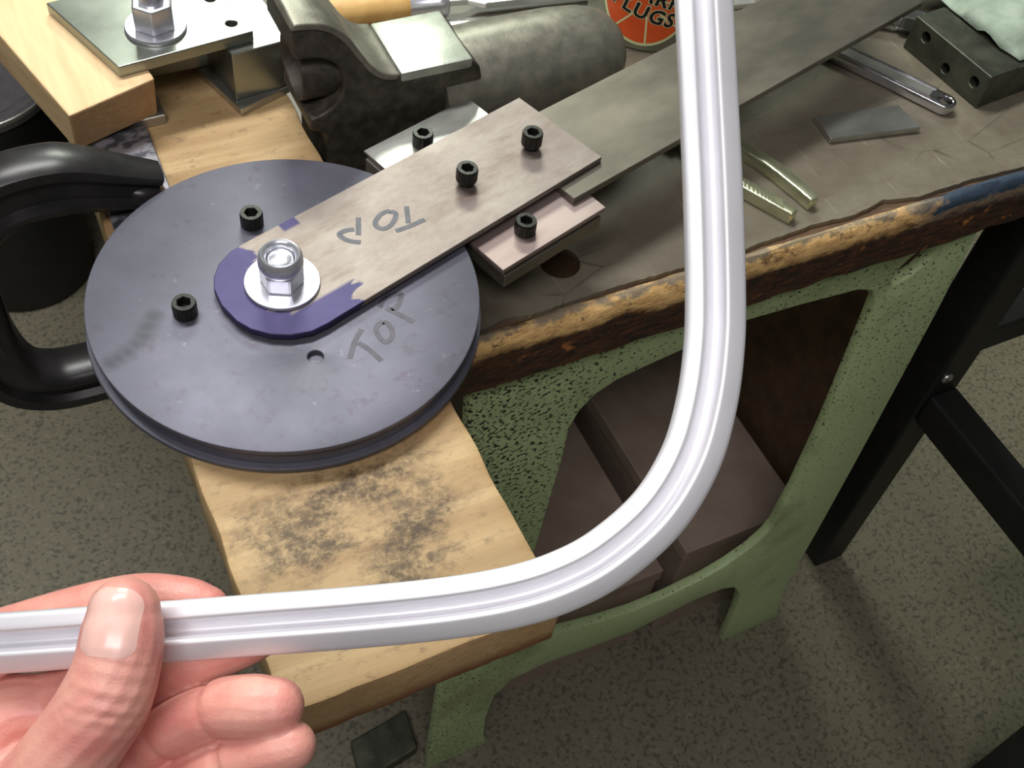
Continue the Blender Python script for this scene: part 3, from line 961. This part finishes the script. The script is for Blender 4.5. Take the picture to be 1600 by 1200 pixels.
# rag and loose hardware behind the block
bm = bmesh.new()
g = []
for i in range(27):
    row = []
    for j in range(27):
        x = 0.595 + 0.005 * i
        y = 0.055 + 0.006 * j
        q = Vector((x * 22, y * 22, 0.7))
        ex = min(i, 26 - i, j, 26 - j) / 5.0
        z = 0.033 + 0.010 * noise.noise(q) + 0.006 * noise.noise(q * 2.3) + 0.016 * min(ex, 1.0)
        if i + (26 - j) * 0.25 < 5:
            z = 0.0308
        row.append(bm.verts.new((x + 0.004 * noise.noise(q * 1.7) + (0.010 if j < 9 else 0) * (9 - j) / 9 - 0.012 * max(0, (j - 13)) / 13, y, max(z, 0.0308))))
    g.append(row)
for i in range(26):
    for j in range(26):
        bm.faces.new((g[i][j], g[i + 1][j], g[i + 1][j + 1], g[i][j + 1]))
o = obj('shop_rag', bm, 'rag', None, True)
md = o.modifiers.new('thickness', 'SOLIDIFY')
md.thickness = 0.0012
tag(o, 'pale green crumpled shop rag draped over the drilled block', 'rag')

hn = thing('hex_fitting', 'bright threaded hex fitting lying behind the drilled block', 'fitting', (0.578, 0.146, 0.0095), math.radians(-35))
b = prism(circ(0, 0, 0.0105, 6, 0.2), (), -0.009, 0.009, 0.001, 2)
for v_ in b.verts:
    v_.co = Vector((v_.co.z, v_.co.x, v_.co.y))
obj('hex_body', b, 'chrome', hn)
b = lathe([(0, -0.045)] + [(0.0055 + (0.0008 if k % 2 else 0), -0.045 + k * 0.0016) for k in range(24)] + [(0, -0.006)], 20, 'x')
obj('threaded_end', b, 'bare', hn)
obj('washer_face', lathe([(0, 0.008), (0.0098, 0.008), (0.0098, 0.0105), (0, 0.0105)], 24, 'x'), 'chrome', hn, auto=40)

# files behind the vise
fa = thing('file', 'flat file with turned wooden handle and metal ferrule behind the vise', 'file', (0.128, 0.290, 0.0125), math.radians(-7))
b = lathe([(0, -0.05), (0.008, -0.049), (0.0125, -0.040), (0.0115, -0.010), (0.0105, 0.025), (0.0112, 0.060), (0.0100, 0.064), (0, 0.064)], 28, 'x')
obj('wooden_handle', b, 'handle', fa, auto=60)
b = lathe([(0, 0.063), (0.0105, 0.063), (0.0105, 0.083), (0.0115, 0.085), (0.0115, 0.092), (0.0095, 0.094), (0, 0.094)], 28, 'x')
obj('ferrule', b, 'zinc', fa, auto=50)
obj('blade', prism([(0.09, -0.003), (0.11, -0.004), (0.122, -0.011), (0.30, -0.0105), (0.30, 0.0105), (0.122, 0.011), (0.11, 0.004), (0.09, 0.003)], (), -0.0025, 0.0025, 0.0006, 1), 'bare', fa)
ang = math.radians(-7.5)
for nm, lab, x, y, ln, wd_, z, mt in (
        ('steel_rule', 'wide pale steel bar lying between the file and the vise', 0.215, 0.2575, 0.26, 0.011, 0.0042, 'bright'),
        ('steel_rod_bar', 'narrow bright steel bar lying next to the spark plug tin', 0.285, 0.2370, 0.055, 0.0055, 0.005, 'zinc')):
    b = prism(rect(0, ln, -wd_, wd_), (), 0, z, 0.0006, 1)
    o = tag(obj(nm, b, mt), lab, 'steel bar')
    place(o, (x, y, 0), ang)
b = prism(rect(0, 0.10, -0.010, 0.010), (), 0, 0.012, 0.003, 3)
o = tag(obj('dark_handle', b, 'rubber'), 'dark rubber tool handle lying beyond the file ferrule', 'tool handle')
place(o, (0.165, 0.318, 0), math.radians(-6))

# spark plug tin with round label
CR = 0.047
to_cam = Vector((-0.1175 - 0.375, -0.4167 - 0.24, 0)).normalized()
tin = thing('spark_plug_tin', 'grey-green tin with round orange and cream label reading SPARK PLUGS', 'tin', (0.3745, 0.2300, 0))
obj('can_body', lathe([(0, 0), (CR - 0.002, 0), (CR, 0.0015), (CR, 0.088), (CR - 0.001, 0.089), (0, 0.089)], 64), 'tin', tin, auto=40)
obj('can_lid', lathe([(CR + 0.0008, 0.083), (CR + 0.0014, 0.084), (CR + 0.0014, 0.091), (CR, 0.092), (CR - 0.004, 0.0905), (0, 0.0905)], 64), 'tin', tin, auto=40)
A0 = math.atan2(to_cam.y, to_cam.x)
LC_Z, LR, TILT = 0.0440, 0.0385, math.radians(-13)


def wrap(px, py, off):
    """label-plane coords to the tin's curved side"""
    c, s = math.cos(TILT), math.sin(TILT)
    x, y = px * c - py * s, px * s + py * c
    a = A0 + x / CR
    r = CR + off
    return Vector((r * math.cos(a), r * math.sin(a), LC_Z + y))


def disc_patch(r0, r1, a0, a1, off, na=48, nr=8):
    bm = bmesh.new()
    rows = []
    for j in range(nr + 1):
        r = r0 + (r1 - r0) * j / nr
        rows.append([bm.verts.new(wrap(r * math.cos(a0 + (a1 - a0) * i / na), r * math.sin(a0 + (a1 - a0) * i / na), off)) for i in range(na + 1)])
    for j in range(nr):
        for i in range(na):
            bm.faces.new((rows[j][i], rows[j + 1][i], rows[j + 1][i + 1], rows[j][i + 1]))
    return bm


lab = obj('round_label', disc_patch(0.0002, LR, 0, 2 * PI, 0.0002, 72, 10), 'cream', tin)
obj('orange_centre', disc_patch(0.0002, LR - 0.0026, 0, 2 * PI, 0.0004, 72, 10), 'orange', lab)


def strip_patch(x0, y0, x1, y1, w, off, mat):
    bm = bmesh.new()
    d = Vector((x1 - x0, y1 - y0)).normalized()
    n_ = Vector((-d.y, d.x)) * w / 2
    L, Q = [], []
    for k in range(13):
        t_ = k / 12
        x, y = x0 + (x1 - x0) * t_, y0 + (y1 - y0) * t_
        L.append(bm.verts.new(wrap(x + n_.x, y + n_.y, off)))
        Q.append(bm.verts.new(wrap(x - n_.x, y - n_.y, off)))
    for k in range(12):
        bm.faces.new((L[k], Q[k], Q[k + 1], L[k + 1]))
    return obj('label_line', bm, mat, lab)


for k in range(8):
    a = math.radians(-90 + 20 + 45 * k)
    strip_patch(0.012 * math.cos(a), 0.012 * math.sin(a), (LR - 0.002) * math.cos(a), (LR - 0.002) * math.sin(a), 0.0014, 0.0006, 'cream')


def text_wrap(body, size, cx, cy, off, mat, bold):
    cu = bpy.data.curves.new('t', 'FONT')
    cu.body = body
    cu.size = size
    cu.align_x = 'CENTER'
    cu.align_y = 'CENTER'
    cu.offset = bold
    cu.resolution_u = 3
    cu.space_character = 1.12
    to = bpy.data.objects.new('t', cu)
    C.objects.link(to)
    dg = bpy.context.evaluated_depsgraph_get()
    me = bpy.data.meshes.new_from_object(to.evaluated_get(dg))
    bpy.data.objects.remove(to)
    bm = bmesh.new()
    bm.from_mesh(me)
    bmesh.ops.triangulate(bm, faces=bm.faces)
    bmesh.ops.subdivide_edges(bm, edges=[e for e in bm.edges if e.calc_length() > 0.004], cuts=2)
    for v_ in bm.verts:
        v_.co = wrap(v_.co.x + cx, v_.co.y + cy, off)
    me.materials.clear()
    o = obj('label_lettering', bm, mat, lab)
    return o


for body, sz, cy in (('SPARK', 0.0165, 0.0055), ('PLUGS', 0.0165, -0.0095)):
    text_wrap(body, sz, 0, cy, 0.0008, 'cream', 0.0011)
    text_wrap(body, sz, 0, cy, 0.0010, 'ink', 0.0005)

# ------------------------------------------------------------------ bent aluminium trim
TO = Vector((0.01554, -0.28580, 0.22765))
TX = Vector((0.89469, -0.39872, 0.20137))
TY = Vector((0.26793, 0.83974, 0.47228))
TN = TX.cross(TY).normalized()
tp_ = [(-0.2101, -0.0131), (-0.1973, -0.0131), (-0.1413, -0.0131), (-0.1131, -0.0130), (-0.0801, -0.0128), (-0.0514, -0.0119), (-0.031, -0.0099), (-0.0150, -0.0062),
       (0.0, 0.0004), (0.0165, 0.0128), (0.0283, 0.0288), (0.0352, 0.0463), (0.0394, 0.0646), (0.0416, 0.0832), (0.0439, 0.1151), (0.0456, 0.1479), (0.0473, 0.1814), (0.0482, 0.1997)]
path = [TO + TX * p.x + TY * p.y for p in catmull([(x, y, 0) for x, y in tp_], 8)]
mm = 0.001
# profile: s across (positive = outside of the bend), t towards the viewer side
prof = [(-9.7, -1.8), (-9.7, 2.0), (-9.4, 3.0), (-8.6, 3.6), (-7.2, 3.9), (-4.6, 4.2), (-3.8, 4.0), (-3.2, 3.3), (-2.5, 1.2), (-1.6, -0.6), (-0.4, -1.3), (0.9, -1.2), (1.7, -0.3),
        (2.1, 2.2), (2.4, 3.4), (2.9, 4.1), (3.6, 4.3), (4.4, 4.0), (8.4, 1.7), (9.3, 1.0), (9.7, 0.2), (9.7, -1.8)]
prof = [(a * mm, b_ * mm) for a, b_ in prof]
b = sweep(path, prof, TN)
tag(obj('aluminium_trim', b, 'alu', None, auto=55), 'bent bright aluminium trim moulding with a groove, held by the hand', 'trim')

# ------------------------------------------------------------------ hand
HAND = {
    'thumb': [(-0.1254, -0.2374, 0.2090, 0.0112), (-0.1272, -0.2416, 0.2067, 0.0125), (-0.1314, -0.2490, 0.2021, 0.0131), (-0.1383, -0.2564, 0.1956, 0.0140), (-0.1503, -0.2619, 0.1844, 0.0143), (-0.1653, -0.2658, 0.1692, 0.0155), (-0.1868, -0.2678, 0.1449, 0.0190), (-0.2073, -0.2715, 0.1211, 0.0230), (-0.2407, -0.2636, 0.1158, 0.0260)],
    'index': [(-0.1012, -0.2336, 0.1863, 0.0076), (-0.1071, -0.2288, 0.1863, 0.0084), (-0.1208, -0.2207, 0.1832, 0.0090), (-0.1405, -0.2139, 0.1754, 0.0096), (-0.1666, -0.2070, 0.1636, 0.0108), (-0.1869, -0.2007, 0.1527, 0.0130), (-0.2431, -0.2535, 0.1048, 0.0240)],
    'middle': [(-0.0859, -0.2483, 0.1840, 0.0074), (-0.0938, -0.2473, 0.1813, 0.0086), (-0.1104, -0.2453, 0.1767, 0.0096), (-0.1361, -0.2397, 0.1644, 0.0104), (-0.1654, -0.2277, 0.1508, 0.0110), (-0.1906, -0.2164, 0.1410, 0.0135), (-0.2437, -0.2551, 0.1035, 0.0240)],
    'ring': [(-0.0914, -0.2752, 0.1883, 0.0092), (-0.0972, -0.2724, 0.1870, 0.0102), (-0.1044, -0.2680, 0.1830, 0.0100), (-0.1067, -0.2670, 0.1814, 0.0096), (-0.1083, -0.2663, 0.1798, 0.0083), (-0.1100, -0.2659, 0.1788, 0.0093), (-0.1145, -0.2643, 0.1754, 0.0097), (-0.1230, -0.2621, 0.1688, 0.0098), (-0.1252, -0.2617, 0.1668, 0.0086), (-0.1276, -0.2611, 0.1649, 0.0097), (-0.1347, -0.2588, 0.1576, 0.0101), (-0.1638, -0.2497, 0.1410, 0.0115), (-0.1928, -0.2351, 0.1293, 0.0135), (-0.2434, -0.2580, 0.1057, 0.0240)],
    'little': [(-0.0904, -0.2866, 0.1813, 0.0079), (-0.0962, -0.2847, 0.1788, 0.0087), (-0.1046, -0.2819, 0.1739, 0.0086), (-0.1078, -0.2810, 0.1718, 0.0083), (-0.1095, -0.2806, 0.1708, 0.0071), (-0.1111, -0.2800, 0.1694, 0.0081), (-0.1156, -0.2787, 0.1656, 0.0085), (-0.1248, -0.2761, 0.1577, 0.0090), (-0.1428, -0.2712, 0.1462, 0.0096), (-0.1732, -0.2623, 0.1289, 0.0112), (-0.1956, -0.2554, 0.1163, 0.0135), (-0.2440, -0.2619, 0.1054, 0.0240)],
    'web': [(-0.1557, -0.2346, 0.1543, 0.0105), (-0.1698, -0.2297, 0.1514, 0.0140), (-0.1902, -0.2351, 0.1392, 0.0180), (-0.2168, -0.2480, 0.1233, 0.0240)],
    'palm': [(-0.1700, -0.2437, 0.1448, 0.0130), (-0.1837, -0.2455, 0.1404, 0.0180), (-0.2046, -0.2548, 0.1279, 0.0240)],
    'forearm': [(-0.2346, -0.2576, 0.1147, 0.0250), (-0.2548, -0.2779, 0.1170, 0.0280), (-0.2830, -0.3069, 0.1331, 0.0340), (-0.3056, -0.3373, 0.1607, 0.0400)],
}
bm = bmesh.new()
for k, pts in HAND.items():
    tube_chain(bm, pts)
bmesh.ops.recalc_face_normals(bm, faces=bm.faces)
me = bpy.data.meshes.new('raw_hand')
bm.to_mesh(me)
bm.free()
raw = bpy.data.objects.new('raw_hand', me)
C.objects.link(raw)
rm = raw.modifiers.new('r', 'REMESH')
rm.mode = 'VOXEL'
rm.voxel_size = 0.0007
sm = raw.modifiers.new('s', 'SMOOTH')
sm.factor = 0.5
sm.iterations = 7
dg = bpy.context.evaluated_depsgraph_get()
me2 = bpy.data.meshes.new_from_object(raw.evaluated_get(dg))
bpy.data.objects.remove(raw)
me2.name = 'hand'
me2.materials.clear()
person = thing('person', 'bare left hand pinching the bent aluminium trim between thumb and fingers', 'hand', (-0.2, -0.25, 0.13))
hand = link('hand', me2, 'skin', None, True)
hand.parent = person
hand.matrix_parent_inverse = Matrix.Translation((0.2, 0.25, -0.13))
# thumb nail: patch laid on the thumb's viewer side
bmh = bmesh.new()
bmh.from_mesh(me2)
bvh = BVHTree.FromBMesh(bmh)
tip, base = Vector((-0.1257, -0.2376, 0.2087)), Vector((-0.1330, -0.2515, 0.2010))
axis = (tip - base).normalized()
outw = Vector((0.0259, -0.4635, 0.8857))
outw = (outw - axis * outw.dot(axis)).normalized()
sidev = axis.cross(outw).normalized()
outw = (outw - sidev * 0.28).normalized()
sidev = axis.cross(outw).normalized()
ctr = tip + axis * -0.0005 - sidev * 0.0006
bm = bmesh.new()
rows = []
NA, NB = 16, 18
for j in range(NB + 1):
    t_ = j / NB
    ly = -0.0120 + 0.0205 * t_
    wmax = 0.0086
    k = 1.0
    if t_ > 0.72:
        k = math.sqrt(max(0.0, 1 - ((t_ - 0.72) / 0.28) ** 2 * 0.80))
    if t_ < 0.16:
        k = math.sqrt(max(0.0, 1 - ((0.16 - t_) / 0.16) ** 2 * 0.60))
    row = []
    for i in range(NA + 1):
        s_ = (i / NA * 2 - 1)
        q = ctr + axis * ly + sidev * (s_ * wmax * k) + outw * 0.03
        hit = bvh.ray_cast(q, -outw, 0.06)
        p = hit[0] if hit[0] else q - outw * 0.02
        rim = min(1.0, (1 - abs(s_)) * 5, t_ * 8, (1 - t_) * 8 + 0.3)
        row.append(bm.verts.new(p + outw * (0.00005 + 0.00045 * max(0, rim))))
    rows.append(row)
for j in range(NB):
    for i in range(NA):
        bm.faces.new((rows[j][i], rows[j][i + 1], rows[j + 1][i + 1], rows[j + 1][i]))
bmh.free()
o = obj('thumb_nail', bm, 'nail', hand, True)
o['label'] = 'pale pink thumb nail'
